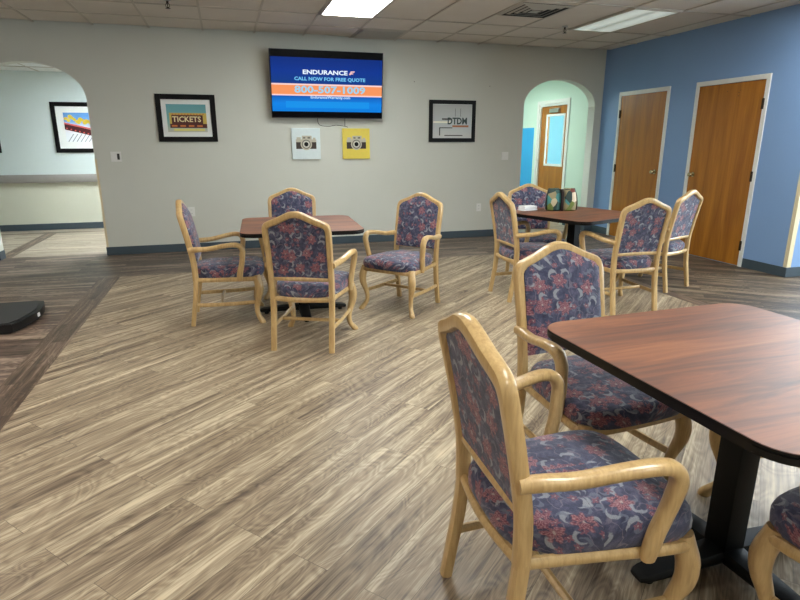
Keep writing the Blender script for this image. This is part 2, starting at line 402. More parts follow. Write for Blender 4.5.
# build as column strips so that no concave face is needed
def wallstrip(bm, xa, xb, za0, zb0, y0, y1, top):
    v = [bm.verts.new(p) for p in ((xa, y0, za0), (xb, y0, zb0), (xb, y0, top), (xa, y0, top), (xa, y1, za0), (xb, y1, zb0), (xb, y1, top), (xa, y1, top))]
    for q in ((0,1,2,3), (7,6,5,4), (0,4,5,1), (3,2,6,7)): bm.faces.new([v[i] for i in q])
    return v
xs = [(X0, 0.0), (AL[0], 0.0)]
def span(bm, xa, xb, y0, y1, top):
    v = wallstrip(bm, xa, xb, 0, 0, y0, y1, top); bm.faces.new((v[0], v[3], v[7], v[4])); bm.faces.new((v[1], v[5], v[6], v[2]))
YW = YB+0.17; TOP = HC+0.02
span(bm, X0, AL[0], YB, YW, TOP); span(bm, AL[1], AR[0], YB, YW, TOP); span(bm, AR[1], 5.75, YB, YW, TOP)
for A in (AL, AR):
    p = arch(*A)[1:-1]
    for (xa, za), (xb, zb) in zip(p, p[1:]): wallstrip(bm, xb, xa, zb, za, YB, YW, TOP)
bmesh.ops.remove_doubles(bm, verts=bm.verts, dist=1e-5)
struct('wall_back', bm, M['wall'], 'warm grey wall with two arched openings', angle=30)
# --- blue right wall and its return
boxs = lambda name, lo, hi, mat, label=None: struct(name, (lambda b: (box(b, lo, hi), b)[1])(bmesh.new()), mat, label, smooth=False)
boxs('wall_right', (XR, 4.5, 0), (XR+0.13, YB, TOP), M['blue'], 'blue wall with two wooden doors')
bm = bmesh.new()
for lo, hi in (((XR+0.131, 4.5, 0), (6.1, 4.62, TOP)), ((7.9, 4.5, 0), (X1, 4.62, TOP)), ((6.1, 4.5, 0), (7.9, 4.62, 0.95)), ((6.1, 4.5, 2.35), (7.9, 4.62, TOP))): box(bm, lo, hi)
struct('wall_right_return', bm, M['blue'], smooth=False)
bm = bmesh.new()
for lo, hi in (((6.1, 4.51, 0.95), (6.15, 4.61, 2.35)), ((7.85, 4.51, 0.95), (7.9, 4.61, 2.35)), ((6.15, 4.51, 0.95), (7.85, 4.61, 1.0)), ((6.15, 4.51, 2.3), (7.85, 4.61, 2.35)), ((6.98, 4.54, 1.0), (7.02, 4.58, 2.3))): box(bm, lo, hi)
struct('window_4', bm, M['white'], smooth=False)  # unseen window, added so its daylight whitens the near tabletop
boxs('wall_left', (X0-0.1, Y0, 0), (X0, YH, TOP), M['wall'])
boxs('wall_front', (X0, Y0-0.1, 0), (X1, Y0, TOP), M['wall'])
# window wall (east) with three openings, unseen windows added to light the room
bm = bmesh.new(); xw = X1
wins = [(-0.9, 0.5), (0.9, 2.3), (2.7, 4.1)]
ys = [Y0]+[a for w in wins for a in w]+[4.62]
for k in range(0, len(ys), 2): box(bm, (xw, ys[k], 0), (xw+0.12, ys[k+1], TOP))
for a, b in wins: box(bm, (xw, a, 0), (xw+0.12, b, 0.95)); box(bm, (xw, a, 2.35), (xw+0.12, b, TOP))
struct('wall_east', bm, M['wall'], smooth=False)
for k, (a, b) in enumerate(wins):
    bm = bmesh.new()
    for lo, hi in (((xw, a, 0.95), (xw+0.1, a+0.05, 2.35)), ((xw, b-0.05, 0.95), (xw+0.1, b, 2.35)), ((xw, a, 0.95), (xw+0.1, b, 1.0)), ((xw, a, 2.3), (xw+0.1, b, 2.35)), ((xw+0.02, (a+b)/2-0.02, 1.0), (xw+0.06, (a+b)/2+0.02, 2.3))): box(bm, lo, hi)
    struct('window_%d' % (k+1), bm, M['white'], smooth=False)
# hall behind the left arch
boxs('wall_hall', (X0, YH, 0.86), (2.4, YH+0.1, 2.5), M['hall_up'], 'pale blue-white upper hallway wall')
boxs('wall_hall_lower', (X0, YH, 0), (2.4, YH+0.1, 0.86), M['hall_low'], 'textured cream lower hallway wall')
boxs('wall_hall_end', (2.3, YW, 0), (2.4, YH, 2.5), M['hall_up'])
# corridor behind the right arch
bm = bmesh.new()
for lo, hi in (((XC, YW, 0), (XC+0.12, 8.83, 2.5)), ((XC, 8.83, 2.05), (XC+0.12, 9.77, 2.5)), ((XC, 9.77, 0), (XC+0.12, 9.93, 2.5)), ((XC, 9.93, 1.66), (XC+0.12, 11.5, 2.5))): box(bm, lo, hi)
struct('wall_corridor', bm, M['mint'], 'pale mint corridor wall with glazed door', smooth=False)
boxs('wall_corridor_daylit', (XC, 9.93, 0), (XC+0.12, 11.5, 1.66), M['blue_daylight'], 'lower corridor wall with blue window light put into its colour')  # blue window light painted on as a wall segment
boxs('wall_corridor_end', (2.4, 11.4, 0), (X1, 11.5, 2.5), M['mint'])
boxs('wall_corridor_left', (2.4, YW, 0), (2.5, 11.4, 2.5), M['mint'])
boxs('ground', (XC+0.12, YW, -0.12), (14, 11.4, -0.02), M['mat'], 'pale paving outside the corridor door')

# baseboards
BH = 0.105
def bb(name, lo, hi): 
    bm = bmesh.new(); box(bm, lo, hi, 0.003); struct(name, bm, M['base'], 'slate blue cove base', smooth=False)
t_ = 0.009
bb('baseboard_back', (AL[1]-t_, YB-t_, 0), (AR[0]+t_, YB-0.0005, BH)); bb('baseboard_back_end', (AR[1]-t_, YB-t_, 0), (XR-0.001, YB-0.0005, BH)); bb('baseboard_back_left', (X0, YB-t_, 0), (AL[0]+t_, YB-0.0005, BH))
bb('baseboard_jamb_left', (AL[0]+0.0005, YB, 0), (AL[0]+t_, YW, BH)); bb('baseboard_jamb_right', (AR[1]-t_, YB, 0), (AR[1]-0.0005, YW, BH))
bb('baseboard_right_near', (XR-t_, 4.5-t_, 0), (XR-0.0005, 5.045, BH)); bb('baseboard_right_mid', (XR-t_, 6.085, 0), (XR-0.0005, 6.52, BH)); bb('baseboard_right_far', (XR-t_, 7.57, 0), (XR-0.0005, YB-t_, BH))
bb('baseboard_return', (XR, 4.5-t_, 0), (X1, 4.4995, BH)); bb('baseboard_hall', (X0, YH-t_, 0), (2.3, YH-0.0005, BH)); bb('baseboard_corridor', (XC-t_, YW, 0), (XC-0.0005, 8.75, BH))
# corner guards
bm = bmesh.new(); box(bm, (XR-0.003, 4.497, BH), (XR+0.055, 4.5, 1.35)); box(bm, (XR-0.003, 4.4975, BH), (XR, 4.54, 1.35)); struct('trim_3', bm, M['cream'], 'cream corner guard on blue wall corner', smooth=False)
bm = bmesh.new(); box(bm, (AL[1]-0.003, YB-0.003, BH), (AL[1]+0.022, YB, 1.2)); box(bm, (AL[1]-0.003, YB, BH), (AL[1]-0.0005, YB+0.03, 1.2)); struct('trim_4', bm, M['cream'], 'cream corner guard at the left arch', smooth=False)
bm = bmesh.new(); box(bm, (AL[0], YB-0.003, BH), (AL[0]+0.003, YB+0.03, 1.2)); struct('trim_5', bm, M['cream'], 'cream corner guard at the left arch', smooth=False)
bm = bmesh.new(); sweep(bm, [(X0, YH-0.055, 0.835, 0.03, 0.13), (-2, YH-0.055, 0.835, 0.03, 0.13), (2.3, YH-0.055, 0.835, 0.03, 0.13)], (0,1,0), n=1)
for x in (-5, -3.9, -2.8, -1.7, -0.6): box(bm, (x-0.03, YH-0.045, 0.80), (x+0.03, YH, 0.85))
struct('trim_6', bm, M['handrail'], 'grey handrail along hallway wall', smooth=True)

# --- doors in the blue wall
def wall_door(n, ya, yb, hinge_far, label):
    """ya..yb slab; frame around"""
    bm = bmesh.new(); box(bm, (XR-0.006, ya, 0.008), (XR-0.0005, yb, 2.04))
    d = struct('door_%d' % n, bm, M['door'], label, smooth=False)
    bm = bmesh.new(); fw = 0.052
    for lo, hi in (((XR-0.016, ya-fw, 0), (XR-0.0004, ya-0.003, 2.043+fw)), ((XR-0.016, yb+0.003, 0), (XR-0.0004, yb+fw, 2.043+fw)), ((XR-0.0155, ya-0.003, 2.043), (XR-0.0005, yb+0.003, 2.043+fw))): box(bm, lo, hi, 0.002)
    obj('door_frame', bm, M['white'], d, smooth=False)
    yk = ya+0.07 if hinge_far else yb-0.07
    bm = bmesh.new(); lathe(bm, [(0.0, XR-0.014), (0.03, XR-0.014), (0.032, XR-0.006)], (0, yk, 1.0), 'x'); lathe(bm, [(0.011, XR-0.045), (0.011, XR-0.012)], (0, yk, 1.0), 'x', 12)
    lathe(bm, [(0.008, XR-0.075), (0.024, XR-0.072), (0.029, XR-0.06), (0.025, XR-0.048), (0.012, XR-0.042)], (0, yk, 1.0), 'x')
    obj('door_knob', bm, M['brass'], d)
    yh = yb+0.004 if hinge_far else ya-0.004
    for z in (1.79, 1.02, 0.24):
        bm = bmesh.new(); box(bm, (XR-0.0175, yh-0.016, z-0.055), (XR-0.006, yh+0.016, z+0.055)); lathe(bm, [(0.006, z-0.057), (0.006, z+0.057)], (XR-0.02, yh, 0), 'z', 10)
        obj('hinge', bm, M['hinge'], d, smooth=False)
    return d
wall_door(1, 6.575, 7.495, True, 'wooden door nearer the arch')
d2 = wall_door(2, 5.10, 6.025, False, 'wooden door nearer the room corner')
bm = bmesh.new()
for dy, z in ((5.42, 1.955), (5.44, 1.93), (5.44, 1.895), (5.60, 1.955)): lathe(bm, [(0.005, XR-0.0064), (0.005, XR-0.0055)], (0, dy, z), 'x', 8)
obj('screw_hole', bm, M['darkslot'], d2)

# corridor glazed door
bm = bmesh.new()
ya, yb, zt = 8.87, 9.73, 2.01; wy0, wy1, wz0, wz1 = 8.98, 9.52, 1.02, 1.84
for lo, hi in (((XC+0.03, ya, 0.01), (XC+0.075, wy0, zt)), ((XC+0.03, wy1, 0.01), (XC+0.075, yb, zt)), ((XC+0.03, wy0, 0.01), (XC+0.075, wy1, wz0)), ((XC+0.03, wy0, wz1), (XC+0.075, wy1, zt))): box(bm, lo, hi)
d3 = struct('door_3', bm, M['door'], 'wooden corridor door with a bright window', smooth=False)
bm = bmesh.new(); f = 0.035
for lo, hi in (((XC+0.02, wy0-f, wz0-f), (XC+0.03, wy0, wz1+f)), ((XC+0.02, wy1, wz0-f), (XC+0.03, wy1+f, wz1+f)), ((XC+0.02, wy0, wz0-f), (XC+0.03, wy1, wz0)), ((XC+0.02, wy0, wz1), (XC+0.03, wy1, wz1+f))): box(bm, lo, hi)
obj('window_frame', bm, M['white'], d3, smooth=False)
m = N('door_glass'); m.color((0.9, 0.97, 1.0)); m.set(Roughness=0.0); m.b.inputs['Transmission Weight'].default_value = 1.0; m.b.inputs['IOR'].default_value = 1.1; M['glass'] = m.m
boxo('pane', (XC+0.045, wy0, wz0), (XC+0.05, wy1, wz1), M['glass'], d3, smooth=False)
bm = bmesh.new(); box(bm, (XC-0.012, 9.12, 1.90), (XC+0.03, 9.42, 1.965), 0.005); obj('door_closer', bm, M['steel'], d3)
bm = bmesh.new(); fw = 0.06
for lo, hi in (((XC-0.016, 8.77, 0), (XC-0.0005, 8.83, 2.11)), ((XC-0.016, 9.77, 0), (XC-0.0005, 9.83, 2.11)), ((XC-0.016, 8.83, 2.05), (XC-0.0005, 9.77, 2.11)),
               ((XC-0.0005, 8.83, 0), (XC+0.119, 8.868, 2.05)), ((XC-0.0005, 9.732, 0), (XC+0.119, 9.77, 2.05)), ((XC-0.0005, 8.868, 2.012), (XC+0.119, 9.732, 2.05))): box(bm, lo, hi)
obj('door_frame', bm, M['white'], d3, smooth=False)

# ================================================================= CEILING FIXTURES
def emission_panel(name, c, strength, uneven):
    m = N(name); v = m.coord('Generated'); sp = m.n('ShaderNodeSeparateXYZ'); m.l(v, sp.inputs[0])
    m.color((0.8, 0.8, 0.78)); m.b.inputs['Emission Color'].default_value = (*c, 1)
    tube = m.math('ABSOLUTE', m.math('SINE', m.math('MULTIPLY', sp.outputs[0], 2*PI)))
    s = m.math('MULTIPLY', m.math('MULTIPLY_ADD', tube, uneven, 1-uneven), strength)
    m.l(s, m.b.inputs['Emission Strength']); return m.m
M['lit'] = emission_panel('lit_diffuser', (0.96, 1.0, 0.97), LAMP, 0.1)
M['lit_warm'] = emission_panel('warm_lit_diffuser', (1.0, 0.93, 0.84), LAMP, 0.1)
M['lit_dim'] = emission_panel('dim_diffuser', (0.80, 0.95, 0.86), 0.33, 0.65)
M['lit_hall'] = emission_panel('hall_diffuser', (0.88, 0.97, 1.0), LAMP*3.2, 0.1)
M['lit_corridor'] = emission_panel('corridor_diffuser', (0.88, 1.0, 0.96), LAMP*1.15, 0.1)
def troffer(x, y, kind, label, z=HC):
    t = thing('ceiling_light', label, 'ceiling light', (x, y, z), 0, 'fluorescent ceiling lights')
    bm = bmesh.new()
    for lo, hi in (((-0.3, -0.605, -0.012), (-0.272, 0.605, 0.0)), ((0.272, -0.605, -0.012), (0.3, 0.605, 0.0)), ((-0.272, -0.605, -0.012), (0.272, -0.577, 0.0)), ((-0.272, 0.577, -0.012), (0.272, 0.605, 0.0))): box(bm, lo, hi)
    obj('frame', bm, M['tbar'], t, smooth=False)
    boxo('diffuser', (-0.272, -0.577, -0.009), (0.272, 0.577, -0.002), M[kind], t, smooth=False)
CX1 = 1.382; CX2 = 4.432; CX0 = CX1-3.05
troffer(CX1, 6.055, 'lit', 'bright ceiling light panel above and before the television')
troffer(CX2, 6.055, 'lit_dim', 'dim ceiling light panel near the blue wall')
for x, y, k, l in ((CX1, 3.615, 'lit', 'added unseen lit ceiling panel over the middle of the room'), (CX2+0.61, 3.615, 'lit', 'added unseen lit ceiling panel over the far right dining table'),  # panels out of view, added so the room is lit
                   (CX0-0.61, 3.615, 'lit_warm', 'added unseen lit ceiling panel above the black platform'), (CX1, 0.565, 'lit', 'added unseen lit ceiling panel above the nearest dining table'),
                   (CX2+1.22, 0.565, 'lit', 'added unseen lit ceiling panel by the east windows'), (CX0-0.61, 0.565, 'lit_warm', 'added unseen lit ceiling panel at the left front of the room'),
                   (CX1, -2.0, 'lit', 'added unseen lit ceiling panel behind the viewer')):
    troffer(x, y, k, l)
troffer(-0.9, 9.4, 'lit_hall', 'added hidden lit ceiling panel in the hallway beyond the left arch', 2.4695)  # hidden panel, added to brighten the hallway
troffer(4.3, 9.6, 'lit_corridor', 'added hidden lit ceiling panel in the corridor beyond the right arch', 2.4995)  # hidden panel, added as a cool light for the corridor
# supply diffuser with concentric louvres
t = thing('ceiling_vent', 'square concentric louvre air diffuser in the ceiling right of the bright panel', 'vent', (3.215, 5.86, HC))
boxo('backing', (-0.295, -0.295, -0.004), (0.295, 0.295, -0.0005), M['grille_dark'], t, smooth=False)
for k, (h, w) in enumerate(((0.295, 0.035), (0.222, 0.026), (0.158, 0.026), (0.096, 0.022))):
    bm = bmesh.new(); z1 = -0.005; z0 = -0.013
    o_ = [(-h, -h), (h, -h), (h, h), (-h, h)]; i_ = [(a*(h-w)/h, b*(h-w)/h) for a, b in o_]
    A = [bm.verts.new((*p, z1)) for p in o_]; B = [bm.verts.new((*p, z0)) for p in i_]
    A2 = [bm.verts.new((*p, z1+0.002)) for p in o_]; B2 = [bm.verts.new((*p, z0+0.002)) for p in i_]
    for q in range(4):
        r = (q+1) % 4
        bm.faces.new((A[q], A[r], B[r], B[q])); bm.faces.new((A2[q], B2[q], B2[r], A2[r])); bm.faces.new((A[q], A2[q], A2[r], A[r])); bm.faces.new((B[q], B[r], B2[r], B2[q]))
    obj('louvre', bm, M['grille'], t, smooth=False)
boxo('centre_plate', (-0.05, -0.05, -0.015), (0.05, 0.05, -0.011), M['grille'], t, smooth=False)
# stained return grille near the wall above the tv
t = thing('ceiling_vent', 'stained brown slotted return grille by the wall above the television', 'vent', (2.0, 7.61, HC))
bm = bmesh.new()
for lo, hi in (((-0.29, -0.29, -0.012), (-0.26, 0.29, 0)), ((0.26, -0.29, -0.012), (0.29, 0.29, 0)), ((-0.26, -0.29, -0.012), (0.26, -0.26, 0)), ((-0.26, 0.26, -0.012), (0.26, 0.29, 0))): box(bm, lo, hi)
obj('frame', bm, M['tbar'], t, smooth=False); boxo('backing', (-0.26, -0.26, -0.003), (0.26, 0.26, -0.0005), M['dirty'], t, smooth=False)
bm = bmesh.new()
for k in range(11): box(bm, (-0.26, -0.235+k*0.045, -0.011), (0.26, -0.22+k*0.045, -0.004))
obj('slat', bm, M['grille'], t, smooth=False)
# sprinklers
def sprinkler(x, y, label):
    t = thing('fire_sprinkler', label, 'sprinkler', (x, y, HC), 0, 'fire sprinklers in the ceiling')
    bm = bmesh.new(); lathe(bm, [(0.035, -0.006), (0.03, -0.010), (0.012, -0.012)], (0,0,0)); lathe(bm, [(0.035, 0.0), (0.035, -0.006)], (0,0,0)); obj('escutcheon', bm, M['steel'], t)
    bm = bmesh.new(); lathe(bm, [(0.011, -0.01), (0.011, -0.035)], (0,0,0), seg=10)
    for s in (-1, 1): sweep(bm, [(s*0.008, 0, -0.03, 0.006, 0.006), (s*0.018, 0, -0.045, 0.006, 0.006), (s*0.014, 0, -0.062, 0.006, 0.006), (0, 0, -0.07, 0.006, 0.006)], (0,1,0), n=3, seg=6)
    lathe(bm, [(0.004, -0.035), (0.004, -0.07)], (0,0,0), seg=8); lathe(bm, [(0.005, -0.07), (0.024, -0.074), (0.024, -0.077), (0.004, -0.078)], (0,0,0)); obj('head', bm, M['hinge'], t)
sprinkler(3.98, 6.5, 'small pendant fire sprinkler near the right arch'); sprinkler(-0.42, 6.45, 'small pendant fire sprinkler at the upper left of the ceiling')

# ================================================================= WALL THINGS
def framed(name, label, x0, x1, z0, z1, y, fw, mw, group=None):
    cx = (x0+x1)/2; t = thing(name, label, 'picture', (cx, y, z0), 0, group); w = (x1-x0)/2; h = z1-z0
    bm = bmesh.new()
    for lo, hi in (((-w, -0.022, 0), (-w+fw, -0.0005, h)), ((w-fw, -0.022, 0), (w, -0.0005, h)), ((-w+fw, -0.022, 0), (w-fw, -0.0005, fw)), ((-w+fw, -0.022, h-fw), (w-fw, -0.0005, h))): box(bm, lo, hi, 0.002)
    obj('frame', bm, M['black'], t, smooth=False)
    boxo('mat', (-w+fw, -0.010, fw), (w-fw, -0.004, h-fw), M['mat'], t, smooth=False)
    return t, w, h
def gradient_mat(name, stops, scale=1.0, axis=2):
    m = N(name); sp = m.n('ShaderNodeSeparateXYZ'); m.l(m.coord('Generated'), sp.inputs[0]); m.color(m.ramp(sp.outputs[axis], stops)); m.set(Roughness=0.35); return m.m
def flat(name, rects, y, mat, parent, th=0.0012):
    bm = bmesh.new()
    for a, b, c, d in rects: box(bm, (a, y-th, b), (c, y, d))
    return obj(name, bm, mat, parent, smooth=False)
def pm(name, c): return plain(name, c, 0.4, vary=0.06)
# TICKETS picture
t, w, h = framed('framed_picture', 'black framed photograph of a tickets sign, left of the television', -0.775, -0.07, 1.402, 1.972, YB, 0.062, 0.06, 'framed photographs on the walls')
iw, z0, z1 = 0.235, 0.118, h-0.118
flat('print', [(-iw, z0, iw, z1)], -0.0105, gradient_mat('teal_sky_print', [(0.0, srgb(196,196,182)), (0.2, srgb(160,185,176)), (0.5, srgb(120,178,178)), (1.0, srgb(96,158,168))]), t)
flat('sign_panel', [(-iw+0.03, z0+0.075, iw, z0+0.23)], -0.0118, pm('sign_yellow', srgb(206,178,84)), t)
flat('sign_board', [(-iw+0.055, z0+0.10, iw-0.045, z0+0.205), (-iw+0.03, z0+0.05, iw, z0+0.10)], -0.0128, pm('sign_brown', srgb(84,32,26)), t)
obj('sign_lettering', text_bm('TICKETS', 0.092, 0.0006, (-0.003, -0.0145, z0+0.152), 0.98, 0.002), pm('sign_cream', srgb(236,220,170)), t, smooth=False)
so = pm('sign_orange', srgb(214,120,60))
for k in range(4): flat('sign_badge', [(-iw+0.05+0.1*k, z0+0.065, -iw+0.115+0.1*k, z0+0.085)], -0.0138, so, t)
for k in range(11): flat('sign_bulb', [(-iw+0.06+0.036*k, z0+0.208, -iw+0.08+0.036*k, z0+0.222)], -0.0138, so, t)
flat('counter', [(-iw+0.07, z0+0.015, iw-0.03, z0+0.04)], -0.0118, pm('sign_pale_yellow', srgb(222,214,120)), t)
# right picture
t, w, h = framed('framed_picture', 'black framed pale photograph of a rooftop sign, right of the television', 2.80, 3.508, 1.398, 1.97, YB, 0.055, 0.0, 'framed photographs on the walls')
flat('print', [(-w+0.06, 0.06, w-0.06, h-0.06)], -0.0105, gradient_mat('pale_sky_print', [(0.0, srgb(206,206,202)), (0.4, srgb(186,192,192)), (1.0, srgb(170,172,170))]), t)
obj('sign_lettering', text_bm('DTDM', 0.125, 0.0006, (0.075, -0.0135, 0.285), 0.85, 0.004), pm('sign_green', srgb(40,60,56)), t, smooth=False)
sd = pm('sign_dark', srgb(52,52,50))
for q_ in ((-0.16, 0.305, -0.02, 0.325), (-0.2, 0.09, -0.185, 0.19), (-0.2, 0.19, 0.0, 0.202), (-0.12, 0.085, 0.16, 0.097), (0.04, 0.35, 0.045, 0.46), (0.12, 0.35, 0.125, 0.46)): flat('sign_support', [q_], -0.0118, sd, t)
flat('sign_arrow', [(0.0, 0.205, 0.25, 0.232)], -0.0120, pm('sign_rust', srgb(172,108,70)), t)
flat('sign_stripe', [(-w+0.065, 0.262, -0.03, 0.285)], -0.0122, pm('sign_cream_band', srgb(238,234,214)), t)  # plain cream stripe in the print, left of the lettering
# hallway picture: coaster
t, w, h = framed('framed_picture', 'black framed roller coaster photograph on the hallway wall', -2.60, -1.78, 1.24, 2.02, YH, 0.065, 0.09, 'framed photographs on the walls')
ix0, ix1, z0, z1 = -w+0.17, w-0.17, 0.17, h-0.16
flat('print', [(ix0, z0, ix1, z1)], -0.0105, gradient_mat('coaster_sky', [(0.0, srgb(232,236,240)), (0.45, srgb(220,226,232)), (0.7, srgb(110,160,215)), (1.0, srgb(90,150,214))]), t)
random.seed(4)
bm = bmesh.new()
for k in range(16):
    x = ix0+0.01+(ix1-ix0-0.05)*k/15; z = z1-0.09-0.1*k/15+random.uniform(-.02, .05); r = random.uniform(.02, .038)
    lathe(bm, [(r, -0.0125), (r*0.9, -0.0135)], (min(max(x, ix0+r), ix1-r), 0, min(z, z1-r)), 'y', 9)
obj('riders', bm, pm('riders_yellow', srgb(226,200,60)), t, smooth=False)
bm = bmesh.new(); prism(bm, [(ix0, z0+0.28), (ix1, z0+0.16), (ix1, z0+0.07), (ix0, z0+0.19)], -0.0150, -0.0138, axis='y'); obj('track', bm, pm('track_maroon', srgb(72,24,30)), t, smooth=False)
bm = bmesh.new()
prism(bm, [(ix0, z0+0.30), (ix1, z0+0.19), (ix1, z0+0.165), (ix0, z0+0.275)], -0.0162, -0.0152, axis='y')
for k in range(7):
    x = ix0+0.03+k*0.06; lathe(bm, [(0.012, -0.0152), (0.011, -0.0160)], (x, 0, z0+0.215-0.27*(x-ix0)), 'y', 8)
obj('coaster_train', bm, pm('coaster_pink', srgb(214,96,90)), t, smooth=False)
bm = bmesh.new()
for k in range(7):
    x = ix0+0.02+k*0.06; prism(bm, [(x, z0), (x+0.012, z0), (min(x+0.10, ix1), z0+0.12), (min(x+0.088, ix1-0.012), z0+0.12)], -0.0130, -0.0118, axis='y')
obj('lattice', bm, pm('lattice_grey', srgb(126,132,140)), t, smooth=False)
t, w, h = framed('framed_picture', 'black framed picture cut by the left edge of the view', -4.15, -3.37, 1.24, 2.02, YH, 0.065, 0.09, 'framed photographs on the walls')
# camera canvases
def canvas(x0, x1, z0, z1, bg, label):
    cx = (x0+x1)/2; t = thing('canvas_print', label, 'canvas print', (cx, YB, z0), 0, 'camera canvas prints'); w = (x1-x0)/2; h = z1-z0
    bm = bmesh.new(); box(bm, (-w, -0.035, 0), (w, -0.0005, h), 0.003); obj('canvas', bm, bg, t, smooth=False)
    y = -0.0352
    flat('camera_body', [(-0.135, 0.135, 0.135, 0.24)], y, pm('leatherette', srgb(52,38,30)), t)
    bm = bmesh.new(); box(bm, (-0.135, y-0.0014, 0.222), (0.135, y, 0.258)); box(bm, (-0.055, y-0.0014, 0.255), (0.075, y, 0.305)); box(bm, (-0.125, y-0.0014, 0.258), (-0.07, y, 0.285)); box(bm, (0.09, y-0.0014, 0.258), (0.125, y, 0.28))
    lathe(bm, [(0.076, y-0.002), (0.074, y-0.003)], (0, 0, 0.195), 'y', 28); obj('camera_top', bm, pm('camera_silver', srgb(188,182,164)), t, smooth=False)
    bm = bmesh.new(); lathe(bm, [(0.06, y-0.0035), (0.058, y-0.0042)], (0, 0, 0.195), 'y', 24); box(bm, (-0.04, y-0.0026, 0.268), (-0.01, y-0.0014, 0.288)); box(bm, (0.02, y-0.0026, 0.268), (0.055, y-0.0014, 0.29)); obj('lens_ring', bm, pm('lens_grey', srgb(112,110,100)), t, smooth=False)
    bm = bmesh.new(); lathe(bm, [(0.046, y-0.0045), (0.044, y-0.0052)], (0, 0, 0.195), 'y', 24); obj('lens_barrel', bm, pm('lens_silver', srgb(200,198,186)), t, smooth=False)
    bm = bmesh.new(); lathe(bm, [(0.029, y-0.0055), (0.027, y-0.006)], (0, 0, 0.195), 'y', 20); obj('lens_glass', bm, M['black'], t, smooth=False)
canvas(0.865, 1.245, 1.175, 1.578, pm('canvas_pale_blue', srgb(214,226,228)), 'pale white-blue canvas print of a vintage camera under the television')
canvas(1.55, 1.93, 1.175, 1.578, pm('canvas_yellow', srgb(226,204,84)), 'yellow canvas print of a vintage camera under the television')
# television on tilting bracket
tv = thing('television', 'wall mounted flat television showing a blue and orange advert', 'television', (1.352, YB-0.075, 1.703))
TW, TH, TT = 1.468, 0.826, 0.045
tilt = Matrix.Rotation(math.radians(6.5), 4, 'X')
def tvo(name, bm, mat, parent=None, smooth=False):
    bmesh.ops.transform(bm, matrix=tilt, verts=bm.verts); return obj(name, bm, mat, parent or tv, smooth=smooth)
bm = bmesh.new(); box(bm, (-TW/2, -TT+0.004, 0), (TW/2, 0, TH), 0.004); tvo('housing', bm, plain('tv_silver_edge', srgb(96,96,98), 0.35, 0.3))
bm = bmesh.new(); box(bm, (-TW/2+0.004, -TT, 0.010), (TW/2-0.004, -TT+0.0035, TH-0.004)); scr = tvo('screen', bm, plain('tv_black_glass', srgb(2,2,8), 0.2, spec=0.12))
yS = -TT-0.0006; sw = TW/2-0.012
def scr_grad(name, stops, st):
    m = N(name); sp = m.n('ShaderNodeSeparateXYZ'); m.l(m.coord('Generated'), sp.inputs[0]); m.color((0, 0, 0)); m.set(Roughness=0.6); m.b.inputs['Specular IOR Level'].default_value = 0.1
    m.l(m.ramp(sp.outputs[2], stops), m.b.inputs['Emission Color']); m.b.inputs['Emission Strength'].default_value = st; return m.m
bm = bmesh.new(); box(bm, (-sw, yS-0.0004, 0.41), (sw, yS, 0.735)); tvo('screen_upper', bm, scr_grad('screen_navy', [(0, srgb(16,58,128)), (0.5, srgb(12,52,140)), (1, srgb(14,44,120))], 0.85), scr)
bm = bmesh.new(); box(bm, (-sw, yS-0.0004, 0.085), (sw, yS, 0.30)); tvo('screen_lower', bm, scr_grad('screen_azure', [(0, srgb(4,120,214)), (0.45, srgb(14,128,222)), (1, srgb(20,74,168))], 0.85), scr)
bm = bmesh.new(); box(bm, (-sw, yS-0.0012, 0.278), (sw, yS-0.0006, 0.424)); tvo('band_edge', bm, emit('screen_peach', srgb(246,210,206), 0.85), scr)
bm = bmesh.new(); box(bm, (-sw, yS-0.0024, 0.294), (sw, yS-0.0014, 0.406)); tvo('phone_band', bm, emit('screen_orange', srgb(240,146,92), 0.85), scr)
for s, size, x, z, sx, c, bold, nm in (('ENDURANCE', 0.072, -0.035, 0.563, 1.35, srgb(232,244,255), 0.002, 'logo_text'), ('CALL NOW FOR FREE QUOTE', 0.058, 0.03, 0.483, 1.18, srgb(110,190,236), 0.002, 'call_text'),
                           ('800-507-1009', 0.118, 0.03, 0.352, 1.40, srgb(150,205,232), 0.003, 'phone_text'), ('EnduranceWarranty.com', 0.046, 0.03, 0.262, 1.12, srgb(190,226,250), 0.001, 'web_text')):
    tvo(nm, text_bm(s, size, 0.0004, (x, yS-0.0036, z), sx, bold), emit(nm+'_glow', c, 0.85), scr)
bm = bmesh.new(); prism(bm, [(0.275, 0.545), (0.30, 0.59), (0.355, 0.59), (0.345, 0.575), (0.318, 0.575), (0.312, 0.566), (0.335, 0.566), (0.33, 0.553), (0.303, 0.553), (0.298, 0.545)], yS-0.003, yS-0.0012, axis='y'); tvo('logo_mark', bm, emit('logo_mark_glow', srgb(236,190,190), 0.85), scr)
bm = bmesh.new(); box(bm, (-0.55, yS-0.0016, 0.13), (0.55, yS-0.0008, 0.21)); tvo('caption_band', bm, emit('screen_caption', srgb(20,142,226), 0.85), scr)
bm = bmesh.new(); box(bm, (-0.2, 0.01, 0.25), (0.2, 0.072, 0.55)); obj('wall_bracket', bm, M['black_metal'], tv, smooth=False)
bm = bmesh.new(); rr = 0.007
sweep(bm, [(-0.12, 0.03, 0.05, rr, rr), (-0.13, 0.055, -0.02, rr, rr), (-0.10, 0.066, -0.085, rr, rr), (0.02, 0.066, -0.10, rr, rr), (0.12, 0.066, -0.085, rr, rr), (0.25, 0.066, -0.10, rr, rr), (0.28, 0.066, -0.112, rr, rr)], (0,1,0), n=5, seg=6)
sweep(bm, [(0.23, 0.03, 0.04, rr, rr), (0.24, 0.06, -0.03, rr, rr), (0.24, 0.066, -0.095, rr, rr)], (0,1,0), n=4, seg=6)
obj('cable', bm, M['black'], tv)
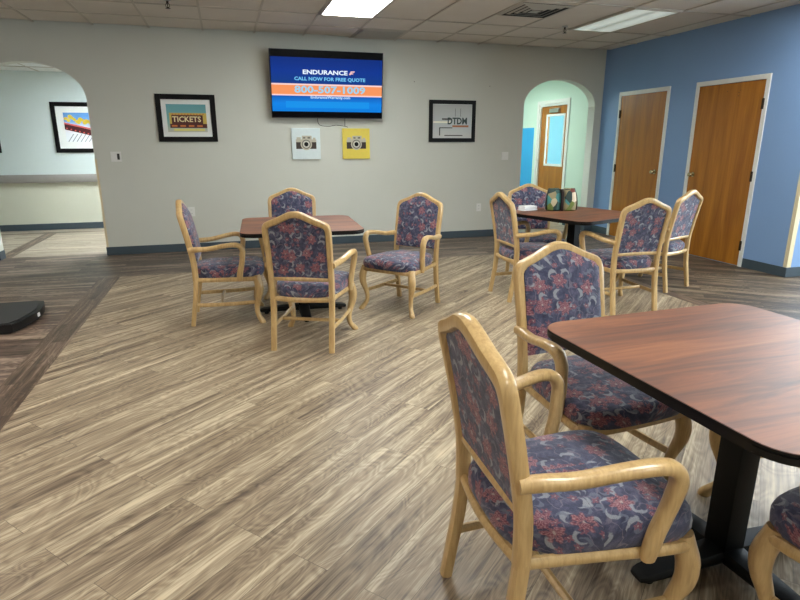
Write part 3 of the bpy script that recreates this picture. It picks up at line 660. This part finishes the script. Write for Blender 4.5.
# plates
def plate(name, label, cat, x0, x1, z0, z1, kind):
    t = thing(name, label, cat, ((x0+x1)/2, YB, z0)); w = (x1-x0)/2; h = z1-z0
    bm = bmesh.new(); box(bm, (-w, -0.007, 0), (w, -0.0005, h), 0.002); obj('cover_plate', bm, M['plastic'], t, smooth=False)
    if kind == 'double':
        bm = bmesh.new(); box(bm, (-w*0.62, -0.010, h*0.36), (-w*0.38, -0.007, h*0.64)); obj('toggle', bm, M['plastic'], t, smooth=False)
        bm = bmesh.new(); box(bm, (w*0.22, -0.009, h*0.2), (w*0.68, -0.007, h*0.8)); obj('dark_rocker', bm, M['darkslot'], t, smooth=False)['label'] = 'dark grey rocker'
    elif kind == 'switch':
        for s in (-0.45, 0.45):
            bm = bmesh.new(); box(bm, (s*w-0.006, -0.012, h*0.4), (s*w+0.006, -0.007, h*0.6)); obj('toggle', bm, M['plastic'], t, smooth=False)
    else:
        for zc in (0.3, 0.7):
            bm = bmesh.new(); lathe(bm, [(0.0165, -0.0085), (0.0165, -0.007)], (0, 0, h*zc), 'y', 16); r_ = obj('receptacle', bm, M['plastic'], t, smooth=False)
            bm = bmesh.new(); box(bm, (-0.008, -0.0092, h*zc-0.004), (-0.005, -0.0085, h*zc+0.006)); box(bm, (0.005, -0.0092, h*zc-0.004), (0.008, -0.0085, h*zc+0.006)); obj('slot', bm, M['darkslot'], r_, smooth=False)
plate('light_switch', 'white double switch plate with a dark rocker beside the left arch', 'switch', -1.352, -1.232, 1.165, 1.285, 'double')
plate('light_switch', 'white switch plate left of the right arch', 'switch', 3.955, 4.065, 1.14, 1.255, 'switch')
plate('wall_outlet', 'white outlet behind the seat at the left table', 'outlet', -0.515, -0.435, 0.46, 0.58, 'outlet')
plate('wall_outlet', 'white outlet low on the wall under the right picture', 'outlet', 3.575, 3.65, 0.39, 0.505, 'outlet')
# nail heads left on the wall
for x, z, l in ((2.58, 2.20, 'tiny nail left in the wall above and left of the pale sign picture'), (3.72, 2.17, 'tiny nail left in the wall above and right of the pale sign picture')):
    bm = bmesh.new(); lathe(bm, [(0.006, -0.008), (0.006, -0.0065), (0.0035, -0.006), (0.0035, -0.0002)], (0,0,0), 'y', 8)
    o = obj('nail', bm, M['darkslot']); o.location = (x, YB, z); tag(o, l, 'nail', 'nails in the wall')

# ================================================================= CHAIRS
def yb(z):
    P = [(0, -0.262), (0.12, -0.243), (0.24, -0.223), (0.38, -0.210), (0.5, -0.215), (0.65, -0.238), (0.8, -0.268), (0.97, -0.306)]
    for (a, ya), (b, yb_) in zip(P, P[1:]):
        if z <= b: return ya+(yb_-ya)*(z-a)/(b-a)
    return P[-1][1]
ARCHP = [(0.205, 0.36), (0.207, 0.50), (0.2085, 0.66), (0.211, 0.79), (0.2105, 0.835), (0.200, 0.865), (0.168, 0.882), (0.125, 0.898), (0.075, 0.921), (0.035, 0.938), (0.0, 0.943)]
def chair_parts():
    t = thing('dining_armchair', '', 'chair')
    W_, F_, B_ = M['maple'], M['fab_seat'], M['fab_back']
    # rear legs
    for s in (-1, 1):
        bm = bmesh.new(); xs_ = [(0, 0.205), (0.12, 0.204), (0.24, 0.204), (0.37, 0.205)]
        sweep(bm, [(s*x, yb(z), z, 0.040, 0.036+0.004*(z > 0.2)) for z, x in xs_], (1,0,0), n=5, sq=4); obj('leg', bm, W_, t)
    # cabriole front legs
    for s in (-1, 1):
        prof = [(0.385, 0.0, 0.050), (0.35, 0.008, 0.056), (0.30, 0.020, 0.060), (0.245, 0.018, 0.054), (0.19, 0.002, 0.044), (0.14, -0.012, 0.038), (0.09, -0.014, 0.035), (0.055, -0.002, 0.036), (0.028, 0.018, 0.040), (0.008, 0.034, 0.042), (0.0, 0.036, 0.038)]
        q = 0.7071; bm = bmesh.new()
        pts = [(s*(0.230+o*q*1.1), 0.243+o*q*1.1, z, w*1.04, w*1.04) for z, o, w in prof]
        sweep(bm, pts, (s*q, q, 0), n=4, seg=14, sq=2.5)
        obj('leg', bm, W_, t)
    # seat rails
    bm = bmesh.new()
    out = [(-0.205, -0.205), (-0.215, -0.1), (-0.234, 0.06), (-0.250, 0.19), (-0.244, 0.252), (-0.195, 0.268), (0, 0.276), (0.195, 0.268), (0.244, 0.252), (0.250, 0.19), (0.234, 0.06), (0.215, -0.1), (0.205, -0.205)]
    sweep(bm, [(x, y, 0.362, 0.034, 0.026) for x, y in out], (0,0,1), n=3, seg=8, sq=5)
    sweep(bm, [(-0.2, -0.212, 0.362, 0.034, 0.026), (-0.1, -0.224, 0.36, 0.034, 0.026), (0, -0.229, 0.358, 0.034, 0.026), (0.1, -0.224, 0.36, 0.034, 0.026), (0.2, -0.212, 0.362, 0.034, 0.026)], (0,0,1), n=3, seg=8, sq=5)
    obj('seat_frame', bm, W_, t)
    # seat cushion
    bm = bmesh.new(); n = 56
    def ring(sc, z, dome=0):
        r = []
        for k in range(n):
            a = 2*PI*k/n; cx, cy = math.cos(a), math.sin(a); e = 5.0; rr = (abs(cx)**e+abs(cy)**e)**(-1/e)
            u, v_ = cx*rr*sc, cy*rr*sc
            y = 0.036+v_*0.262; hw = 0.240+0.030*v_
            if v_ > 0: y += 0.012*(1-u*u)*v_
            if v_ < 0: y -= 0.010*(1-u*u)*(-v_)
            nt = 0.0
            if v_ < -0.6 and abs(u) > 0.6: hw -= 0.012
            r.append(bm.verts.new((u*hw, y, z+dome*(1-u*u)*(1-v_*v_))))
        return r
    rs = [ring(0.90, 0.372), ring(0.97, 0.376), ring(1.0, 0.395), ring(1.0, 0.42), ring(0.985, 0.436), ring(0.955, 0.447), ring(0.90, 0.455, 0.008), ring(0.75, 0.460, 0.012), ring(0.5, 0.462, 0.016), ring(0.25, 0.463, 0.017)]
    for A, B in zip(rs, rs[1:]):
        for k in range(n): bm.faces.new((A[k], A[(k+1) % n], B[(k+1) % n], B[k]))
    bm.faces.new(rs[0]); bm.faces.new(rs[-1]); obj('seat', bm, F_, t)
    # back frame
    bm = bmesh.new()
    L = [(-x, z) for x, z in ARCHP]+[(x, z) for x, z in reversed(ARCHP[:-1])]
    sweep(bm, [(x, yb(z), z, 0.045, 0.040 if z < 0.84 else 0.044) for x, z in L], (0,1,0), n=4, seg=14, sq=3.2)
    sweep(bm, [(-0.2, yb(0.5), 0.503, 0.024, 0.030), (0, yb(0.5)-0.004, 0.503, 0.024, 0.030), (0.2, yb(0.5), 0.503, 0.024, 0.030)], (0,1,0), n=4, seg=8, sq=5)
    obj('back_frame', bm, W_, t)
    # back upholstery
    def ztop(x, off):
        ax = abs(x)
        P = sorted([(a, b) for a, b in ARCHP[3:]])
        for (a, za), (b, zb) in zip(P, P[1:]):
            if a <= ax <= b+1e-9 and b > a: return za+(zb-za)*(ax-a)/(b-a)-off
        return 0.845-off
    def slab(bm, hw, zb, off, y_out, y_in, bulge):
        nx, nz = 18, 16; F = []; B = []
        for j in range(nz+1):
            fr, br = [], []
            for i in range(nx+1):
                u = -1+2*i/nx; uu = u; x = uu*hw; zt = ztop(x, off)
                if abs(u) > 0.85: zt -= 0.014*((abs(u)-0.85)/0.15)**2
                v = j/nz; z = zb+(zt-zb)*v
                ed = min(1, (1-abs(u))*9)*min(1, v*9, (1-v)*9); ed = ed**0.5 if ed > 0 else 0
                fr.append(bm.verts.new((x, yb(z)+y_in+(y_out-y_in)*(0.35+0.65*ed)+bulge*(1-u*u)*(1-(2*v-1)**2), z)))
                br.append(bm.verts.new((x, yb(z)+y_in, z)))
            F.append(fr); B.append(br)
        for G_ in (F, B):
            for j in range(nz):
                for i in range(nx): bm.faces.new((G_[j][i], G_[j][i+1], G_[j+1][i+1], G_[j+1][i]))
        for j in range(nz):
            bm.faces.new((F[j][0], F[j+1][0], B[j+1][0], B[j][0])); bm.faces.new((F[j][nx], B[j][nx], B[j+1][nx], F[j+1][nx]))
        for i in range(nx):
            bm.faces.new((F[0][i], B[0][i], B[0][i+1], F[0][i+1])); bm.faces.new((F[nz][i], F[nz][i+1], B[nz][i+1], B[nz][i]))
    bm = bmesh.new(); slab(bm, 0.196, 0.497, 0.008, 0.038, 0.020, 0.012); slab(bm, 0.187, 0.510, 0.018, 0.019, -0.008, 0.0)
    obj('backrest', bm, B_, t)
    # arms
    for s in (-1, 1):
        bm = bmesh.new()
        a = [(0.222, -0.240, 0.602, 0.040, 0.040), (0.230, -0.19, 0.606, 0.044, 0.041), (0.248, -0.10, 0.610, 0.046, 0.037), (0.272, 0.01, 0.631, 0.048, 0.036), (0.286, 0.085, 0.640, 0.050, 0.037), (0.289, 0.130, 0.630, 0.049, 0.040), (0.287, 0.152, 0.594, 0.046, 0.042), (0.281, 0.148, 0.545, 0.043, 0.042), (0.272, 0.140, 0.49, 0.040, 0.042), (0.266, 0.126, 0.435, 0.039, 0.044), (0.262, 0.118, 0.385, 0.036, 0.046), (0.259, 0.116, 0.352, 0.030, 0.038)]
        sweep(bm, [(s*p[0], *p[1:]) for p in a], (1,0,0), n=5, seg=14, sq=2.6)
        lathe(bm, [(0.004, -0.253), (0.008, -0.250), (0.009, -0.244)], (s*0.212, 0, 0.602), 'y', 10)
        obj('armrest', bm, W_, t)
    # stretchers
    for s in (-1, 1):
        bm = bmesh.new(); sweep(bm, [(s*0.206, -0.228, 0.165, 0.022, 0.030), (s*0.217, -0.08, 0.163, 0.022, 0.030), (s*0.222, 0.08, 0.163, 0.022, 0.030), (s*0.226, 0.240, 0.168, 0.022, 0.030)], (1,0,0), n=4, seg=8, sq=3.5); obj('stretcher', bm, W_, t)
    bm = bmesh.new(); sweep(bm, [(-0.212, -0.03, 0.163, 0.024, 0.024), (0, -0.035, 0.163, 0.024, 0.024), (0.212, -0.03, 0.163, 0.024, 0.024)], (0,0,1), n=3, seg=8, sq=3.5); obj('stretcher', bm, W_, t)
    return t
proto = chair_parts(); first = True
def chair(x, y, deg, label):
    """deg: heading of the seat front, measured from +Y counter-clockwise"""
    global first
    if first: o = proto; first = False
    else:
        o = proto.copy(); C.objects.link(o)
        for ch in proto.children:
            c = ch.copy(); C.objects.link(c); c.parent = o
    o.location = (x, y, 0); o.rotation_euler = (0, 0, math.radians(deg)); o['label'] = label; o['group'] = 'floral armchairs around the dining tables'
    return o
# near table
chair(0.852, 1.262, -92, 'nearest floral armchair, shown from behind at the left side of the big table')
chair(1.400, 1.88, 185, 'floral armchair at the far side of the nearest table, facing the viewer')
chair(1.59, 0.740, 4, 'floral armchair at bottom right corner, only its seat corner and front leg showing')
chair(2.035, 1.335, 90, 'armchair across the nearest table, only front leg and stretcher showing beneath the top')
# left back table
chair(-0.07, 4.74, -92, 'floral armchair side on at the left end of the left back table')
chair(0.517, 3.96, -24, 'floral armchair with its back to the viewer at the left back table')
chair(0.555, 5.43, 172, 'floral armchair behind the left back table, against the grey wall')
chair(1.405, 4.62, 131, 'floral armchair pulled out at the right of the left back table, facing left')
# right back table
chair(2.62, 4.66, -91, 'floral armchair at the left side of the right back table, seen from its rear corner')
chair(3.03, 5.26, 167, 'floral armchair behind the right back table, beyond the paper stack')
chair(3.20, 4.10, -1, 'floral armchair with its back to the viewer at the right back table')
chair(4.04, 4.65, 21, 'floral armchair at the right end of the right back table, before the wooden door')

# ================================================================= TABLES
def table(x, y, deg, hx, hy, label):
    t = thing('dining_table', label, 'table', (x, y, 0), math.radians(deg), 'square dining tables with black pedestals')
    bm = bmesh.new(); prism(bm, rrect(hx-0.002, hy-0.002, 0.10), 0.742, 0.748); obj('tabletop', bm, M['cherry'], t, angle=30)
    bm = bmesh.new(); prism(bm, rrect(hx, hy, 0.102), 0.717, 0.7415, bevel=0.005)
    prism(bm, rrect(hx, hy, 0.102), 0.7405, 0.7465); obj('edge_band', bm, M['edge'], t, angle=30)
    bm = bmesh.new(); box(bm, (-0.27, -0.27, 0.702), (0.27, 0.27, 0.7165)); box(bm, (-0.045, -0.26, 0.69), (0.045, 0.26, 0.703)); box(bm, (-0.26, -0.045, 0.69), (0.26, 0.045, 0.703)); obj('mounting_plate', bm, M['black_metal'], t, smooth=False)
    bm = bmesh.new(); box(bm, (-0.043, -0.043, 0.05), (0.043, 0.043, 0.70), 0.006); obj('column', bm, M['black_metal'], t)
    for k in range(4):
        bm = bmesh.new(); L_ = 0.36
        prof = [(0.03, 0.0, 0.095, 0.055), (0.10, 0.0, 0.09, 0.05), (0.22, 0, 0.082, 0.042), (L_-0.03, 0, 0.075, 0.032), (L_, 0, 0.05, 0.02)]
        sweep(bm, [(a, b, 0.018+h/2, w_, h) for a, b, w_, h in prof], (0,1,0), n=3, seg=12, sq=3.5)
        lathe(bm, [(0.018, 0.0), (0.018, 0.012), (0.012, 0.024)], (L_-0.05, 0, 0), seg=12)
        bmesh.ops.rotate(bm, cent=(0,0,0), matrix=Matrix.Rotation(PI/2*k, 3, 'Z'), verts=bm.verts)
        obj('base_foot', bm, M['black_metal'], t)
table(1.53, 1.27, 2, 0.475, 0.495, 'nearest cherry red dining table at the right of the view')
table(0.545, 4.71, -3, 0.465, 0.49, 'cherry dining table at the left back, beneath the television')
table(3.12, 4.69, 18, 0.485, 0.485, 'cherry dining table at the right back, with a bag on it')

# bag on the right back table
t = thing('handbag', 'small patchwork print handbag with dark trim on the right back table', 'bag', (3.10, 4.92, 0.749), math.radians(-17)); t.scale = (0.9, 0.9, 0.95)
m = N('patchwork_print'); v = m.coord(); vo = m.n('ShaderNodeTexVoronoi'); m.l(m.mapping(v, scale=(16, 16, 12)), vo.inputs['Vector']); vo.inputs['Scale'].default_value = 1
s3 = m.n('ShaderNodeSeparateColor'); m.l(vo.outputs['Color'], s3.inputs[0])
m.color(m.ramp(s3.outputs[0], [(0, srgb(36,60,58)), (0.2, srgb(150,140,104)), (0.36, srgb(54,92,88)), (0.5, srgb(196,184,150)), (0.62, srgb(70,140,140)), (0.75, srgb(116,52,40)), (0.86, srgb(110,126,60)), (0.95, srgb(210,196,170))], 'CONSTANT')); m.set(Roughness=0.6); M['patch'] = m.m
for s, nm in ((-1, 'body'), (1, 'body')):
    bm = bmesh.new(); cx = s*0.083
    for_pts = []
    rings = []
    for z, hw, hd in ((0.0, 0.066, 0.055), (0.01, 0.078, 0.066), (0.06, 0.083, 0.072), (0.12, 0.079, 0.066), (0.18, 0.070, 0.048), (0.215, 0.062, 0.030), (0.222, 0.055, 0.022)):
        ring = []
        for k in range(24):
            a = 2*PI*k/24; c_, s_ = math.cos(a), math.sin(a); r = (abs(c_)**3+abs(s_)**3)**(-1/3)
            ring.append(bm.verts.new((cx+c_*r*hw, s_*r*hd, z)))
        rings.append(ring)
    for A, B in zip(rings, rings[1:]):
        for k in range(24): bm.faces.new((A[k], A[(k+1) % 24], B[(k+1) % 24], B[k]))
    bm.faces.new(rings[0]); bm.faces.new(rings[-1]); obj('body', bm, M['patch'], t)
bm = bmesh.new(); box(bm, (-0.012, -0.074, 0.0), (0.012, 0.074, 0.20), 0.004)
for s in (-1, 1): sweep(bm, [(s*0.161, -0.03, 0.01, 0.012, 0.03), (s*0.166, -0.03, 0.07, 0.012, 0.04), (s*0.158, -0.02, 0.15, 0.012, 0.03), (s*0.135, 0, 0.222, 0.012, 0.02)], (1,0,0), n=3, seg=8)
obj('trim', bm, plain('bag_trim', srgb(36,18,16), 0.5), t)
bm = bmesh.new()
for y in (-0.03, 0.03): sweep(bm, [(-0.10, y, 0.20, 0.010, 0.010), (-0.06, y, 0.212, 0.010, 0.010), (0, y, 0.206, 0.010, 0.010), (0.06, y, 0.212, 0.010, 0.010), (0.10, y, 0.20, 0.010, 0.010)], (0,1,0), n=4, seg=8)
obj('handle', bm, plain('bag_handle', srgb(40,30,26), 0.5), t)
# paper stack
t = thing('paper_stack', 'small stack of folded white papers at the left edge of the right back table', 'papers', (2.80, 5.02, 0.7485), math.radians(12))
for k, (a, z, w_) in enumerate(((0.0, 0.0, 0.085), (0.09, 0.016, 0.08), (-0.06, 0.03, 0.075))):
    bm = bmesh.new(); box(bm, (-w_, -0.05, z), (w_, 0.05, z+0.013), 0.004); bmesh.ops.rotate(bm, cent=(0,0,0), matrix=Matrix.Rotation(a, 3, 'Z'), verts=bm.verts); obj('paper', bm, M['paper'], t)

# black platform on the floor
t = thing('floor_platform', 'low black platform with a dark grey top on the floor at left', 'platform', (-2.1, 5.08, 0))
o_ = [(-0.5, -0.35), (0.47, -0.35), (0.515, -0.24), (0.55, -0.05), (0.558, 0.06), (0.54, 0.2), (0.50, 0.36), (-0.5, 0.36)]
bm = bmesh.new(); prism(bm, o_, 0.012, 0.072, bevel=0.004); prism(bm, [(a*0.97-0.005, b*0.97) for a, b in o_], 0.0, 0.012); obj('body', bm, M['pad_side'], t, angle=30)
bm = bmesh.new(); prism(bm, [(a*0.955-0.01 if a > 0 else a+0.01, b*0.94) for a, b in o_], 0.0725, 0.080, bevel=0.002); obj('top_mat', bm, M['pad_top'], t, angle=30)
bm = bmesh.new(); box(bm, (0.553, -0.035, 0.035), (0.561, 0.005, 0.062)); obj('sticker', bm, M['paper'], t, smooth=False)

# railing and benches outside the corridor door
t = thing('patio_railing', 'thin dark railing beyond the corridor door window', 'railing', (8.0, 12.0, -0.02))
bm = bmesh.new()
for z in (1.24, 1.42): box(bm, (-0.01, -4, z), (0.01, 3, z+0.02))
obj('rail', bm, M['handrail'], t, smooth=False)
for k in range(16):
    bm = bmesh.new(); box(bm, (-0.008, -3.8+0.4*k, 0), (0.008, -3.784+0.4*k, 1.43)); obj('baluster', bm, M['handrail'], t, smooth=False)
